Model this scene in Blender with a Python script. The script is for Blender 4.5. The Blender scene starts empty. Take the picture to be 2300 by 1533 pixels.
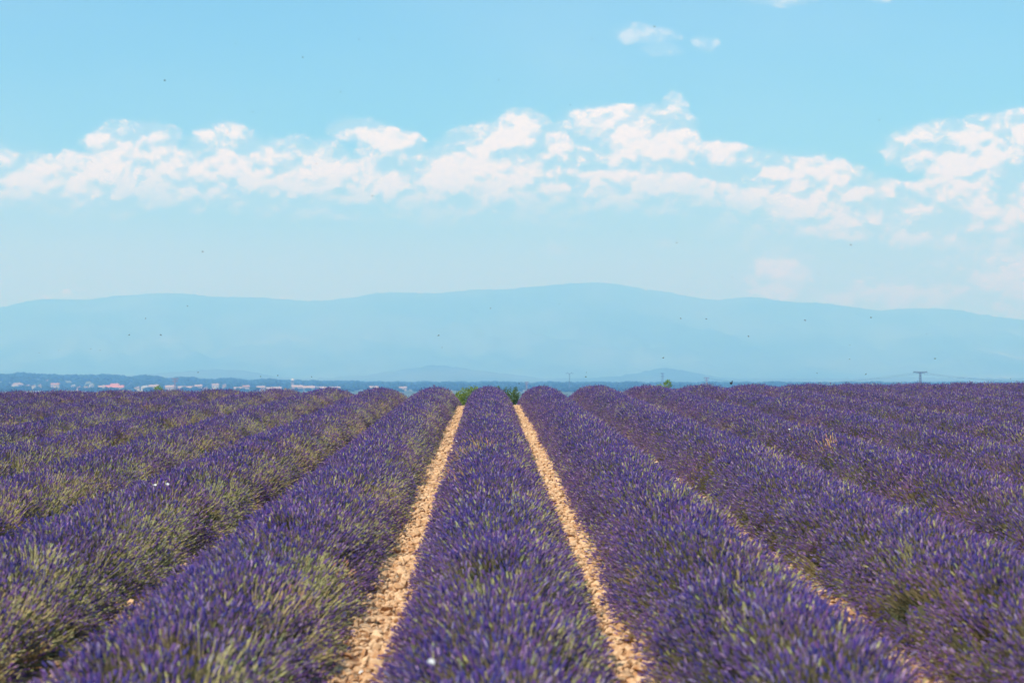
import bpy, bmesh, math, random
import numpy as np
from mathutils import Vector, Matrix, noise

random.seed(7)
RNG = np.random.default_rng(11)
SC = bpy.context.scene
COL = SC.collection
R = math.radians

# ------------------------------------------------------------------ camera
FPX = 85.0 / 36.0 * 2300.0          # focal length in photograph pixels
CAM_Z = 2.2
PITCH = math.atan(83.5 / FPX)
YAW = -52.5 / FPX
cam_data = bpy.data.cameras.new('camera')
cam_data.lens = 85.0
cam_data.sensor_width = 36.0
cam_data.clip_start = 0.5
cam_data.clip_end = 120000.0
cam_data.dof.use_dof = True
cam_data.dof.focus_distance = 46.0
cam_data.dof.aperture_fstop = 3.6
cam = bpy.data.objects.new('camera', cam_data)
COL.objects.link(cam)
cam.location = (0, 0, CAM_Z)
cam.rotation_euler = (math.pi / 2 + PITCH, 0, YAW)
SC.camera = cam

# ------------------------------------------------------------------ light
SUN_EL, SUN_AZ = 49.0, -133.0        # azimuth clockwise from +Y (negative = left of the view)
SUN_STRENGTH = 5.0
SKY_STRENGTH = 0.115
sun_data = bpy.data.lights.new('sun', 'SUN')
sun_data.energy = SUN_STRENGTH
sun_data.angle = R(0.53)
sun_data.color = (1.0, 0.955, 0.92)
sun = bpy.data.objects.new('sun', sun_data)
COL.objects.link(sun)
sd = Vector((math.sin(R(SUN_AZ)) * math.cos(R(SUN_EL)), math.cos(R(SUN_AZ)) * math.cos(R(SUN_EL)), math.sin(R(SUN_EL))))
sun.rotation_euler = sd.to_track_quat('Z', 'Y').to_euler()
SC.view_settings.view_transform = 'Standard'
SC.view_settings.look = 'None'
SC.view_settings.exposure = 0.3
SC.view_settings.gamma = 1.0
SC.view_settings.use_curve_mapping = False
SC.cycles.volume_bounces = 2
SC.cycles.max_bounces = 6
SC.cycles.diffuse_bounces = 3
SC.cycles.transmission_bounces = 2


# ------------------------------------------------------------------ node helpers
class NT:
    def __init__(self, tree):
        self.t = tree
        self.n = tree.nodes
        self.l = tree.links

    def put(self, sock, v):
        if isinstance(v, bpy.types.NodeSocket):
            self.l.new(v, sock)
        elif v is not None:
            sock.default_value = v

    def math(self, op, a, b=None, c=None, clamp=False):
        m = self.n.new('ShaderNodeMath')
        m.operation = op
        m.use_clamp = clamp
        self.put(m.inputs[0], a)
        self.put(m.inputs[1], b)
        self.put(m.inputs[2], c)
        return m.outputs[0]

    def vmath(self, op, a, b=None, scale=None):
        m = self.n.new('ShaderNodeVectorMath')
        m.operation = op
        self.put(m.inputs[0], a)
        self.put(m.inputs[1], b)
        if scale is not None:
            self.put(m.inputs['Scale'], scale)
        return m.outputs['Value'] if op in ('LENGTH', 'DOT_PRODUCT', 'DISTANCE') else m.outputs['Vector']

    def ramp(self, v, a, b, c=0.0, d=1.0, smooth=True):
        m = self.n.new('ShaderNodeMapRange')
        m.interpolation_type = 'SMOOTHSTEP' if smooth else 'LINEAR'
        self.put(m.inputs[0], v)
        for i, x in enumerate((a, b, c, d)):
            self.put(m.inputs[i + 1], x)
        return m.outputs[0]

    def noise(self, vec, scale, detail=4, rough=0.55, dist=0.0, dims='3D', lac=2.0):
        m = self.n.new('ShaderNodeTexNoise')
        m.noise_dimensions = dims
        self.put(m.inputs['Vector'], vec)
        m.inputs['Scale'].default_value = scale
        m.inputs['Detail'].default_value = detail
        m.inputs['Roughness'].default_value = rough
        m.inputs['Lacunarity'].default_value = lac
        m.inputs['Distortion'].default_value = dist
        return m.outputs[0]

    def mix(self, f, a, b, mode='MIX'):
        m = self.n.new('ShaderNodeMix')
        m.data_type = 'RGBA'
        m.blend_type = mode
        self.put(m.inputs[0], f)
        self.put(m.inputs[6], a if isinstance(a, bpy.types.NodeSocket) else (*a[:3], 1))
        self.put(m.inputs[7], b if isinstance(b, bpy.types.NodeSocket) else (*b[:3], 1))
        return m.outputs[2]

    def comb(self, x, y, z):
        m = self.n.new('ShaderNodeCombineXYZ')
        self.put(m.inputs[0], x)
        self.put(m.inputs[1], y)
        self.put(m.inputs[2], z)
        return m.outputs[0]

    def sep(self, v):
        m = self.n.new('ShaderNodeSeparateXYZ')
        self.put(m.inputs[0], v)
        return m.outputs


# ------------------------------------------------------------------ world: Nishita sky with cumulus clouds by direction
world = bpy.data.worlds.new('World')
SC.world = world
world.use_nodes = True
N = NT(world.node_tree)
N.n.clear()
sky = N.n.new('ShaderNodeTexSky')
sky.sky_type = 'NISHITA'
sky.sun_disc = False
sky.sun_elevation = R(SUN_EL)
sky.sun_rotation = R(SUN_AZ)
sky.altitude = 600
sky.air_density = 1.0
sky.dust_density = 0.6
sky.ozone_density = 1.0
tc = N.n.new('ShaderNodeTexCoord')
g = N.sep(tc.outputs['Generated'])
az = N.math('ARCTAN2', g[0], g[1])
hor = N.math('SQRT', N.math('ADD', N.math('MULTIPLY', g[0], g[0]), N.math('MULTIPLY', g[1], g[1])))
el = N.math('ARCTAN2', g[2], hor)
U = N.math('MULTIPLY', az, FPX / 100.0)      # hundreds of photo pixels, 0 = row direction
V = N.math('MULTIPLY', el, FPX / 100.0)      # 0 = horizon
P = N.comb(U, V, 0.0)
# warp
w1 = N.noise(P, 0.55, 5, 0.6)
w2 = N.noise(N.vmath('ADD', P, (31.7, 11.3, 4.0)), 0.55, 5, 0.6)
Pw = N.vmath('ADD', P, N.comb(N.math('MULTIPLY', N.math('SUBTRACT', w1, 0.5), 0.8), N.math('MULTIPLY', N.math('SUBTRACT', w2, 0.5), 0.55), 0.0))


def px2uv(x, y):
    return ((x - 1097.5) / 100.0, (850.0 - y) / 100.0)


# (photo x, photo y, half width, half height, strength)
BLOBS = [
    (60, 415, 170, 50, .9), (200, 425, 150, 55, .95), (300, 370, 90, 65, 1.0), (345, 330, 55, 32, 1.0),
    (420, 400, 150, 60, .7), (510, 345, 70, 45, 1.0), (570, 390, 130, 60, .8), (700, 390, 150, 55, .85),
    (640, 440, 200, 45, .7), (880, 335, 62, 36, 1.05), (812, 297, 62, 24, .78), (880, 410, 150, 50, .95),
    (1000, 420, 140, 62, 1.0), (1080, 350, 80, 60, 1.0), (1160, 315, 62, 45, 1.05), (1200, 290, 36, 20, .9),
    (1120, 430, 150, 50, 1.0), (1260, 330, 60, 40, .85), (1390, 290, 115, 42, 1.05), (1505, 265, 26, 40, .85),
    (1470, 300, 70, 34, 1.0), (1370, 350, 150, 40, .85), (1300, 420, 190, 60, .85), (1500, 350, 70, 50, .7),
    (1610, 345, 80, 26, .62), (1500, 430, 200, 60, .8), (1730, 400, 80, 50, .95), (1790, 420, 100, 60, 1.0),
    (1690, 460, 160, 50, .8), (1900, 440, 80, 50, .85), (1980, 440, 40, 34, .7), (2000, 500, 130, 45, .75),
    (1780, 520, 190, 26, .7), (2200, 345, 165, 52, 1.1), (2290, 330, 120, 50, 1.05), (2110, 375, 80, 24, .9),
    (2190, 450, 150, 44, .85), (2290, 460, 160, 50, .85), (2080, 470, 80, 45, .75), (2180, 530, 170, 32, .7),
    (1750, 605, 66, 55, .9), (1735, 650, 60, 30, .7), (2000, 665, 120, 32, .8), (2190, 645, 110, 50, .9), (1880, 665, 60, 26, .7),
    (2290, 670, 100, 60, .8), (2260, 580, 110, 40, .6), (1690, 560, 60, 16, .5), (1240, 555, 40, 14, .42), (1505, 552, 34, 12, .5),
    (1455, 80, 60, 19, .78), (1485, 115, 36, 17, .74), (1580, 97, 34, 16, .62), (1750, 2, 70, 14, .7),
    (1965, 5, 34, 12, .55), (120, 662, 60, 16, .42), (600, 670, 90, 14, .4), (850, 480, 330, 22, .5),
    (1200, 500, 300, 18, .45), (-60, 390, 130, 50, .8), (2430, 400, 120, 110, .9),
]
cov = None
for (x, y, a, b, s) in BLOBS:
    u, v = px2uv(x, y)
    dv = N.vmath('MULTIPLY', N.vmath('SUBTRACT', Pw, (u, v, 0)), (100.0 / (a * 1.7), 100.0 / (b * 1.85), 0))
    L = N.vmath('LENGTH', dv)
    c = N.math('MULTIPLY', N.math('SUBTRACT', 1.0, L, clamp=True), s)
    cov = c if cov is None else N.math('SMOOTH_MAX', cov, c, 0.14)
cov = N.math('MAXIMUM', N.math('SUBTRACT', N.math('MULTIPLY', cov, 1.12), 0.10), 0.0)
# clouds go on all round, in the same band above the horizon, where the camera does not look
band = N.math('MULTIPLY', N.ramp(V, 1.0, 3.5), N.ramp(V, 9.0, 5.0))
outside = N.ramp(N.math('ABSOLUTE', N.math('SUBTRACT', az, 0.0)), 0.235, 0.30)
far_n = N.noise(N.vmath('MULTIPLY', P, (0.16, 0.42, 0)), 1.0, 3, 0.5)
cov = N.math('MAXIMUM', cov, N.math('MULTIPLY', N.math('MULTIPLY', band, outside), N.ramp(far_n, 0.35, 0.75)))


def puff(vec):
    a = N.noise(vec, 1.7, 9, 0.58)
    v = N.n.new('ShaderNodeTexVoronoi')
    v.feature = 'SMOOTH_F1'
    v.voronoi_dimensions = '2D'
    N.put(v.inputs['Vector'], N.vmath('ADD', vec, N.vmath('SCALE', N.comb(a, a, 0.0), None, 0.35)))
    v.inputs['Scale'].default_value = 1.5
    v.inputs['Detail'].default_value = 4.0
    v.inputs['Roughness'].default_value = 0.52
    v.inputs['Smoothness'].default_value = 0.35
    b = N.math('SUBTRACT', 0.92, v.outputs['Distance'])
    return N.math('ADD', N.math('MULTIPLY', a, 0.45), N.math('MULTIPLY', b, 0.55))


f0 = puff(N.vmath('MULTIPLY', Pw, (0.92, 1.15, 1)))
f1 = puff(N.vmath('MULTIPLY', N.vmath('ADD', Pw, (-0.05, 0.16, 0)), (0.92, 1.15, 1)))
nz = N.math('SUBTRACT', f0, 0.20)
body = N.math('ADD', N.math('MULTIPLY', cov, 1.35), N.math('MULTIPLY', nz, 0.50))
edge = N.math('MULTIPLY', N.ramp(body, 0.15, 0.42), N.ramp(cov, 0.03, 0.16))
relief = N.math('SUBTRACT', f0, f1)
big = N.noise(N.vmath('MULTIPLY', P, (0.8, 1.6, 1)), 0.9, 4, 0.55)
shade = N.math('ADD', N.math('MULTIPLY', nz, 0.6), N.math('MULTIPLY', relief, 1.7))
shade = N.math('ADD', shade, N.math('MULTIPLY', N.math('SUBTRACT', big, 0.47), 2.8))
shade = N.math('ADD', shade, N.math('MULTIPLY', cov, 0.9))
covsun = N.ramp(shade, 0.0, 1.05)
soft = N.ramp(cov, 0.02, 0.45)
alpha = N.math('MULTIPLY', edge, N.ramp(covsun, 0.0, 0.9, 0.42, 0.96, False))
# the flat bases melt into the haze
vb = N.math('ADD', N.ramp(U, 4.5, 8.5, 3.75, 2.7), N.math('MULTIPLY', N.math('SUBTRACT', big, 0.5), 1.2))
basefade = N.math('MAXIMUM', N.ramp(N.math('SUBTRACT', V, vb), -0.5, 0.9, 0.12, 1.0), N.ramp(V, 3.0, 2.5))
alpha = N.math('MULTIPLY', alpha, basefade)
alpha = N.math('MULTIPLY', alpha, N.ramp(V, 6.3, 7.2, 1.0, 0.45))
alpha = N.math('MAXIMUM', alpha, N.math('MULTIPLY', soft, 0.22))
# clouds low over the horizon lie farther off in the air: thinner looking
alpha = N.math('MULTIPLY', alpha, N.ramp(V, 0.8, 3.6, 0.95, 1.0))
sky_scaled = N.vmath('SCALE', sky.outputs[0], None, SKY_STRENGTH)
tinted = N.vmath('MULTIPLY', sky_scaled, (0.36, 0.81, 1.02))
thin = N.noise(N.vmath('MULTIPLY', P, (0.05, 0.10, 0)), 1.0, 4, 0.5)
tinted = N.mix(N.ramp(thin, 0.35, 0.8, 0.05, 0.45), tinted, (0.50, 0.66, 0.82))
tinted = N.mix(N.ramp(V, 5.0, 0.8, 0.0, 0.75), tinted, (0.80, 0.74, 0.80))
ccol = N.mix(covsun, (0.58, 0.74, 0.87), (1.06, 0.99, 0.97))
final = N.mix(alpha, tinted, ccol)
bg = N.n.new('ShaderNodeBackground')
N.l.new(final, bg.inputs[0])
bg.inputs[1].default_value = 1.0
wo = N.n.new('ShaderNodeOutputWorld')
N.l.new(bg.outputs[0], wo.inputs[0])
world.cycles.sampling_method = 'MANUAL'
world.cycles.sample_map_resolution = 1024


# ------------------------------------------------------------------ materials
def new_mat(name):
    m = bpy.data.materials.new(name)
    m.use_nodes = True
    t = NT(m.node_tree)
    t.n.clear()
    out = t.n.new('ShaderNodeOutputMaterial')
    return m, t, out


def principled(t, out, col, rough=0.8, bump=None, bump_d=0.02, spec=0.3):
    p = t.n.new('ShaderNodeBsdfPrincipled')
    t.put(p.inputs['Base Color'], col if isinstance(col, bpy.types.NodeSocket) else (*col, 1))
    p.inputs['Roughness'].default_value = rough
    p.inputs['Specular IOR Level'].default_value = spec
    if bump is not None:
        b = t.n.new('ShaderNodeBump')
        b.inputs['Distance'].default_value = bump_d
        t.l.new(bump, b.inputs['Height'])
        t.l.new(b.outputs[0], p.inputs['Normal'])
    t.l.new(p.outputs[0], out.inputs[0])
    return p


def simple_mat(name, col, rough=0.7, var=0.15, scale=8.0, spec=0.3):
    m, t, out = new_mat(name)
    tcn = t.n.new('ShaderNodeTexCoord')
    n = t.noise(tcn.outputs['Object'], scale, 5, 0.6)
    c = t.mix(n, tuple(x * (1 - var) for x in col), tuple(min(1, x * (1 + var)) for x in col))
    principled(t, out, c, rough, spec=spec)
    return m


def world_pos(t):
    return t.n.new('ShaderNodeNewGeometry').outputs['Position']


def plant_material(name, translucent=0.10):
    """colour of each floret and stem comes with the mesh; world position sets how the patches of the field differ"""
    m, t, out = new_mat(name)
    at = t.n.new('ShaderNodeAttribute')
    at.attribute_name = 'col'
    oi = t.n.new('ShaderNodeObjectInfo')
    pos = world_pos(t)
    big = t.noise(t.vmath('MULTIPLY', pos, (1.0, 0.45, 0.0)), 0.55, 4, 0.6)
    c = t.mix(t.ramp(big, 0.35, 0.65), at.outputs['Color'], (1.10, 0.97, 0.96), 'MULTIPLY')
    c2 = t.mix(t.ramp(oi.outputs['Random'], 0, 1), (0.78, 0.82, 0.86), (1.2, 1.12, 1.12))
    c = t.mix(1.0, c, c2, 'MULTIPLY')
    d = t.n.new('ShaderNodeBsdfDiffuse')
    tr = t.n.new('ShaderNodeBsdfTranslucent')
    t.l.new(c, d.inputs[0])
    t.l.new(c, tr.inputs[0])
    ms = t.n.new('ShaderNodeMixShader')
    ms.inputs[0].default_value = translucent
    t.l.new(d.outputs[0], ms.inputs[1])
    t.l.new(tr.outputs[0], ms.inputs[2])
    t.l.new(ms.outputs[0], out.inputs[0])
    return m


M_PLANT = plant_material('lavender_plant')
M_LEAF = plant_material('shrub_leaf', 0.35)

m, t, out = new_mat('lavender_foliage')
pos = world_pos(t)
n1 = t.noise(pos, 22, 6, 0.7)
n2 = t.noise(pos, 1.4, 3, 0.5)
c = t.mix(t.ramp(n1, 0.3, 0.7), (0.035, 0.045, 0.022), (0.15, 0.17, 0.07))
c = t.mix(t.ramp(n2, 0.35, 0.7), c, (0.11, 0.10, 0.055))
principled(t, out, c, 0.95, n1, 0.05)
M_MOUND = m

m, t, out = new_mat('field_and_plain_ground')
pos = world_pos(t)
s = t.sep(pos)
n1 = t.noise(pos, 9.0, 8, 0.7)
n2 = t.noise(pos, 60.0, 4, 0.7)
soil = t.mix(t.ramp(n1, 0.3, 0.7), (0.30, 0.155, 0.075), (0.50, 0.31, 0.17))
soil = t.mix(t.ramp(n2, 0.45, 0.7), soil, (0.58, 0.40, 0.25))
# patchwork of distant fields
vor = t.n.new('ShaderNodeTexVoronoi')
t.put(vor.inputs['Vector'], t.vmath('MULTIPLY', pos, (0.0045, 0.0011, 0.0)))
vor.inputs['Scale'].default_value = 1.0
plots = t.mix(t.ramp(vor.outputs['Color'], 0.2, 0.8), (0.045, 0.075, 0.03), (0.20, 0.19, 0.09))
plots = t.mix(t.ramp(t.noise(pos, 0.01, 4, 0.6), 0.5, 0.7), plots, (0.10, 0.13, 0.05))
grassy = t.mix(t.noise(pos, 0.8, 5, 0.6), (0.06, 0.09, 0.03), (0.22, 0.18, 0.09))
c = t.mix(t.ramp(s[1], 98, 112), soil, grassy)
c = t.mix(t.ramp(s[1], 250, 500), c, plots)
principled(t, out, c, 0.95, n1, 0.03)
M_GROUND = m

m, t, out = new_mat('path_earth')
pos = world_pos(t)
n1 = t.noise(pos, 14.0, 8, 0.7)
c = t.mix(t.ramp(n1, 0.3, 0.7), (0.26, 0.115, 0.05), (0.42, 0.23, 0.11))
principled(t, out, c, 0.95, n1, 0.03)
M_PATH = m


def stone_material(name, a, b, c3):
    m, t, out = new_mat(name)
    oi = t.n.new('ShaderNodeObjectInfo')
    tcn = t.n.new('ShaderNodeTexCoord')
    pos = world_pos(t)
    n = t.noise(pos, 45, 5, 0.65)
    c = t.mix(oi.outputs['Random'], a, b)
    c = t.mix(t.ramp(n, 0.45, 0.75), c, c3)
    principled(t, out, c, 0.9, n, 0.004)
    return m


M_STONE = stone_material('limestone_clods', (0.42, 0.21, 0.09), (0.64, 0.43, 0.25), (0.74, 0.57, 0.39))
M_PALE = stone_material('pale_rock', (0.62, 0.54, 0.42), (0.66, 0.58, 0.46), (0.38, 0.32, 0.26))
M_ORANGE = stone_material('orange_rock', (0.62, 0.33, 0.13), (0.64, 0.36, 0.16), (0.55, 0.28, 0.11))

m, t, out = new_mat('mountain_cover')
pos = world_pos(t)
n1 = t.noise(t.vmath('MULTIPLY', pos, (1, 0.4, 1.6)), 0.0011, 8, 0.62)
n2 = t.noise(t.vmath('MULTIPLY', pos, (1, 0.5, 3.0)), 0.0005, 4, 0.5)
c = t.mix(t.ramp(n1, 0.40, 0.62), (0.018, 0.05, 0.035), (0.09, 0.12, 0.08))
c = t.mix(t.ramp(t.math('MULTIPLY', n1, t.math('ADD', n2, 0.5)), 0.62, 0.80), c, (0.36, 0.33, 0.28))
principled(t, out, c, 0.95)
M_MOUNT = m
M_WOOD = simple_mat('far_tree_leaves', (0.012, 0.036, 0.034), 0.95, 0.5, 0.02, 0.05)


# ------------------------------------------------------------------ object helpers
def tag(o, label=None, cat=None, group=None, kind=None):
    if label: o['label'] = label
    if cat: o['category'] = cat
    if group: o['group'] = group
    if kind: o['kind'] = kind
    return o


def link(name, mesh, parent=None, mat=None):
    o = bpy.data.objects.new(name, mesh)
    COL.objects.link(o)
    if parent is not None:
        o.parent = parent
    if mat is not None:
        mesh.materials.clear()
        mesh.materials.append(mat)
    return o


def thing(name, loc, label, cat, group=None, rz=0.0):
    o = bpy.data.objects.new(name, None)
    COL.objects.link(o)
    o.location = loc
    o.rotation_euler = (0, 0, rz)
    o.empty_display_size = 0.1
    return tag(o, label, cat, group)


def mesh_np(name, co, faces, smooth=False, col=None):
    """co (n,3) array; faces a list of tuples, or an (m,k) array of equal-sized faces"""
    me = bpy.data.meshes.new(name)
    if isinstance(faces, np.ndarray):
        co = np.asarray(co, np.float32)
        me.vertices.add(len(co))
        me.vertices.foreach_set('co', co.ravel())
        k = faces.shape[1]
        me.loops.add(faces.size)
        me.loops.foreach_set('vertex_index', faces.astype(np.int32).ravel())
        me.polygons.add(len(faces))
        me.polygons.foreach_set('loop_start', np.arange(0, faces.size, k, dtype=np.int32))
        me.polygons.foreach_set('loop_total', np.full(len(faces), k, np.int32))
        me.update(calc_edges=True)
    else:
        me.from_pydata([tuple(map(float, v)) for v in co], [], faces)
        me.update()
    if smooth:
        me.polygons.foreach_set('use_smooth', [True] * len(me.polygons))
    if col is not None:
        a = me.color_attributes.new('col', 'FLOAT_COLOR', 'POINT')
        c4 = np.ones((len(co), 4), np.float32)
        c4[:, :3] = col
        a.data.foreach_set('color', c4.ravel())
    return me


class MB:
    def __init__(self):
        self.v, self.f, self.c = [], [], []

    def add(self, vs, fs, col=None):
        o = len(self.v)
        self.v += [tuple(x) for x in vs]
        self.f += [tuple(i + o for i in f) for f in fs]
        self.c += [col or (1, 1, 1)] * len(vs)

    def box(self, x0, y0, z0, x1, y1, z1):
        self.add([(x0, y0, z0), (x1, y0, z0), (x1, y1, z0), (x0, y1, z0), (x0, y0, z1), (x1, y0, z1), (x1, y1, z1), (x0, y1, z1)],
                 [(3, 2, 1, 0), (4, 5, 6, 7), (0, 1, 5, 4), (1, 2, 6, 5), (2, 3, 7, 6), (3, 0, 4, 7)])

    def tube(self, pts, rad, n=5, col=None):
        pts = [Vector(p) for p in pts]
        if not hasattr(rad, '__len__'): rad = [rad] * len(pts)
        vs, fs = [], []
        for i, p in enumerate(pts):
            d = (pts[min(i + 1, len(pts) - 1)] - pts[max(i - 1, 0)]).normalized()
            a = d.orthogonal().normalized() if abs(d.z) > 0.9 else d.cross(Vector((0, 0, 1))).normalized()
            b = d.cross(a)
            for k in range(n):
                w = 2 * math.pi * k / n
                vs.append(p + (a * math.cos(w) + b * math.sin(w)) * rad[i])
        for i in range(len(pts) - 1):
            for k in range(n):
                fs.append((i * n + k, i * n + (k + 1) % n, (i + 1) * n + (k + 1) % n, (i + 1) * n + k))
        fs.append(tuple(range(n))[::-1])
        fs.append(tuple((len(pts) - 1) * n + k for k in range(n)))
        self.add(vs, fs, col)

    def mesh(self, name, smooth=False, color=False):
        return mesh_np(name, self.v, self.f, smooth, np.array(self.c, np.float32) if color else None)


CAM_M = Matrix.Translation(cam.location) @ cam.rotation_euler.to_matrix().to_4x4()


def at(px, py, d):
    """world point seen at photograph pixel (px, py), d metres in front of the camera"""
    return CAM_M @ Vector(((px - 1150.0) / FPX * d, (766.5 - py) / FPX * d, -d))


# ------------------------------------------------------------------ terrain height
_ys = np.concatenate([np.arange(-60, 130, 0.25), np.geomspace(130, 60000, 900)])
_sl = np.interp(_ys, [-60, 77, 89, 200, 400, 1500, 2500, 60000], [.0156, .0156, -.036, -.035, -.008, -.002, 0, 0])
_zs = np.concatenate([[0], np.cumsum((_sl[1:] + _sl[:-1]) / 2 * np.diff(_ys))])
_zs -= np.interp(0, _ys, _zs)


def sstep(x, a, b):
    q = np.clip((np.asarray(x, float) - a) / (b - a), 0, 1)
    return q * q * (3 - 2 * q)


def zg(x, y):
    x = np.asarray(x, float)
    y = np.asarray(y, float)
    z = np.interp(y, _ys, _zs)
    z = z + 0.0095 * 34 * np.tanh(x / 34) * (1 - sstep(y, 120, 300))
    # the low rise left of the village
    upx = np.arctan2(x, np.maximum(y, 1)) * FPX + 1097.5
    rise = np.interp(upx, [-2500, 0, 290, 450, 830, 1300], [12, 17.5, 14, 8, 1.0, 0])
    z = z + rise * sstep(np.hypot(x, y), 3700, 4700)
    return z


def zg1(x, y):
    return float(zg(x, y))


def at_ground(px, py, lift=0.0):
    """point of the ground (raised by lift) seen at a photograph pixel"""
    o = Vector(cam.location)
    d = (at(px, py, 1.0) - o)
    lo, hi = 5.0, 200.0
    for dist in np.arange(6, 120, 0.25):
        p = o + d * float(dist)
        if p.z < zg1(p.x, p.y) + lift:
            return p
    return o + d * 80.0


# ground: one polar sheet out to 30 km
rad = np.concatenate([[0.5], np.geomspace(3, 60, 60), np.arange(61.5, 130, 1.5), np.geomspace(131, 30000, 130)])
ang = np.concatenate([np.arange(-180, -20, 4.0), np.arange(-20, 20, 0.6), np.arange(20, 180, 4.0)])
A, Rr = np.meshgrid(np.radians(ang), rad)
X, Y = np.sin(A) * Rr, np.cos(A) * Rr
Z = zg(X, Y)
na, nr = len(ang), len(rad)
co = np.stack([X, Y, Z], -1).reshape(-1, 3)
i, j = np.meshgrid(np.arange(nr - 1), np.arange(na), indexing='ij')
j2 = (j + 1) % na
fc = np.stack([i * na + j, (i + 1) * na + j, (i + 1) * na + j2, i * na + j2], -1).reshape(-1, 4)
fc = fc[:, ::-1]
me = mesh_np('ground', co, fc, True)
tag(link('ground', me, None, M_GROUND), kind='structure')

# ------------------------------------------------------------------ mountains
RIDGE = [(-3500, 640), (-2600, 690), (-1900, 650), (-1200, 700), (-600, 668), (-250, 705), (-120, 716), (0, 700), (60, 682), (110, 674), (200, 676), (260, 668),
         (370, 659), (440, 662), (480, 668), (600, 669), (680, 676), (740, 675), (800, 667), (850, 657), (920, 657), (980, 659),
         (1060, 650), (1130, 650), (1200, 643), (1290, 636), (1345, 633), (1400, 640), (1450, 650), (1500, 656), (1560, 668),
         (1610, 676), (1650, 669), (1700, 668), (1780, 680), (1850, 682), (1920, 692), (1975, 700), (2020, 694), (2130, 696),
         (2200, 710), (2300, 723), (2500, 735), (2900, 700), (3400, 730), (4100, 680), (5200, 720), (6200, 660)]
MD0, MD1, MD2 = 10500.0, 18000.0, 21500.0


def mountain(name, ridge, d0, d1, d2, relief, step=5.0, rows=46, seed=0.0, fade=None):
    xs = np.arange(ridge[0][0], ridge[-1][0], step)
    ry = np.interp(xs, [p[0] for p in ridge], [p[1] for p in ridge])
    k = np.ones(5) / 5
    ry = np.convolve(np.pad(ry, 2, mode='edge'), k, 'valid')
    azs = (xs - 1097.5) / FPX
    ds = np.concatenate([np.linspace(d0, d1, rows), np.linspace(d1, d2, 8)[1:]])
    co = np.zeros((len(ds), len(xs), 3))
    for a, dd in enumerate(ds):
        if dd <= d1:
            q = (dd - d0) / (d1 - d0)
            prof = q ** 1.35
        else:
            prof = 1 - 0.75 * (dd - d1) / (d2 - d1)
            q = 1
        for b in range(len(xs)):
            hr = max(850.0 - ry[b], 1.0) / FPX * d1
            n = noise.fractal(Vector((xs[b] / 130.0 + seed, dd / 900.0, seed)), 0.9, 2.1, 5)
            rdg = 1 - abs(noise.noise(Vector((xs[b] / 85.0 + dd / 4500.0 + seed, dd / 3300.0, 3.1))))
            crest = math.exp(-((dd - d1) / 260.0) ** 2)
            fine = noise.fractal(Vector((xs[b] / 14.0, seed, 9.0)), 0.8, 2.0, 3) * 0.0006 * d1 * crest
            z = hr * prof + (n * 0.5 + (rdg - 0.8)) * relief * (4 * q * (1 - q)) * (0.4 + hr / 700.0) + fine
            co[a, b] = (math.sin(azs[b]) * dd, math.cos(azs[b]) * dd, z + 2.2 * prof - 16 * (1 - prof))
    na = len(xs)
    i, j = np.meshgrid(np.arange(len(ds) - 1), np.arange(na - 1), indexing='ij')
    fc = np.stack([i * na + j, i * na + j + 1, (i + 1) * na + j + 1, (i + 1) * na + j], -1).reshape(-1, 4)
    me = mesh_np(name, co.reshape(-1, 3), fc, True)
    return tag(link(name, me, None, M_MOUNT), kind='structure')


mountain('mountains', RIDGE, MD0, MD1, MD2, 60.0, step=9.0)
mountain('foothills', [(-900, 858), (-300, 846), (200, 851), (360, 838), (480, 829), (560, 832), (620, 846), (700, 850), (820, 842), (930, 826), (985, 818), (1060, 830),
                       (1150, 840), (1230, 851), (1370, 846), (1440, 836), (1490, 824), (1540, 833), (1620, 848), (1760, 852),
                       (2000, 846), (2300, 850), (2700, 838), (3200, 852)], 7200.0, 9200.0, 10400.0, 8.0, step=9.0, rows=14, seed=5.0)


# ------------------------------------------------------------------ instancing by geometry nodes (only for what nobody could count)
def proto_collection(name, meshes, mat):
    c = bpy.data.collections.new(name)
    for k, me in enumerate(meshes):
        me.materials.clear()
        me.materials.append(mat)
        o = bpy.data.objects.new('%s_%02d' % (name, k), me)
        c.objects.link(o)
    return c


def scatter_tree(name, coll):
    g = bpy.data.node_groups.new(name, 'GeometryNodeTree')
    g.interface.new_socket('Geometry', in_out='INPUT', socket_type='NodeSocketGeometry')
    g.interface.new_socket('Geometry', in_out='OUTPUT', socket_type='NodeSocketGeometry')
    gi = g.nodes.new('NodeGroupInput')
    go = g.nodes.new('NodeGroupOutput')
    ip = g.nodes.new('GeometryNodeInstanceOnPoints')
    ci = g.nodes.new('GeometryNodeCollectionInfo')
    ci.inputs['Collection'].default_value = coll
    ci.inputs['Separate Children'].default_value = True
    ci.inputs['Reset Children'].default_value = True
    ip.inputs['Pick Instance'].default_value = True

    def attr(n, ty):
        a = g.nodes.new('GeometryNodeInputNamedAttribute')
        a.data_type = ty
        a.inputs[0].default_value = n
        return a.outputs[0]
    g.links.new(gi.outputs[0], ip.inputs['Points'])
    g.links.new(ci.outputs[0], ip.inputs['Instance'])
    g.links.new(attr('idx', 'INT'), ip.inputs['Instance Index'])
    g.links.new(attr('rot', 'FLOAT_VECTOR'), ip.inputs['Rotation'])
    g.links.new(attr('scl', 'FLOAT_VECTOR'), ip.inputs['Scale'])
    g.links.new(ip.outputs[0], go.inputs[0])
    return g


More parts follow.
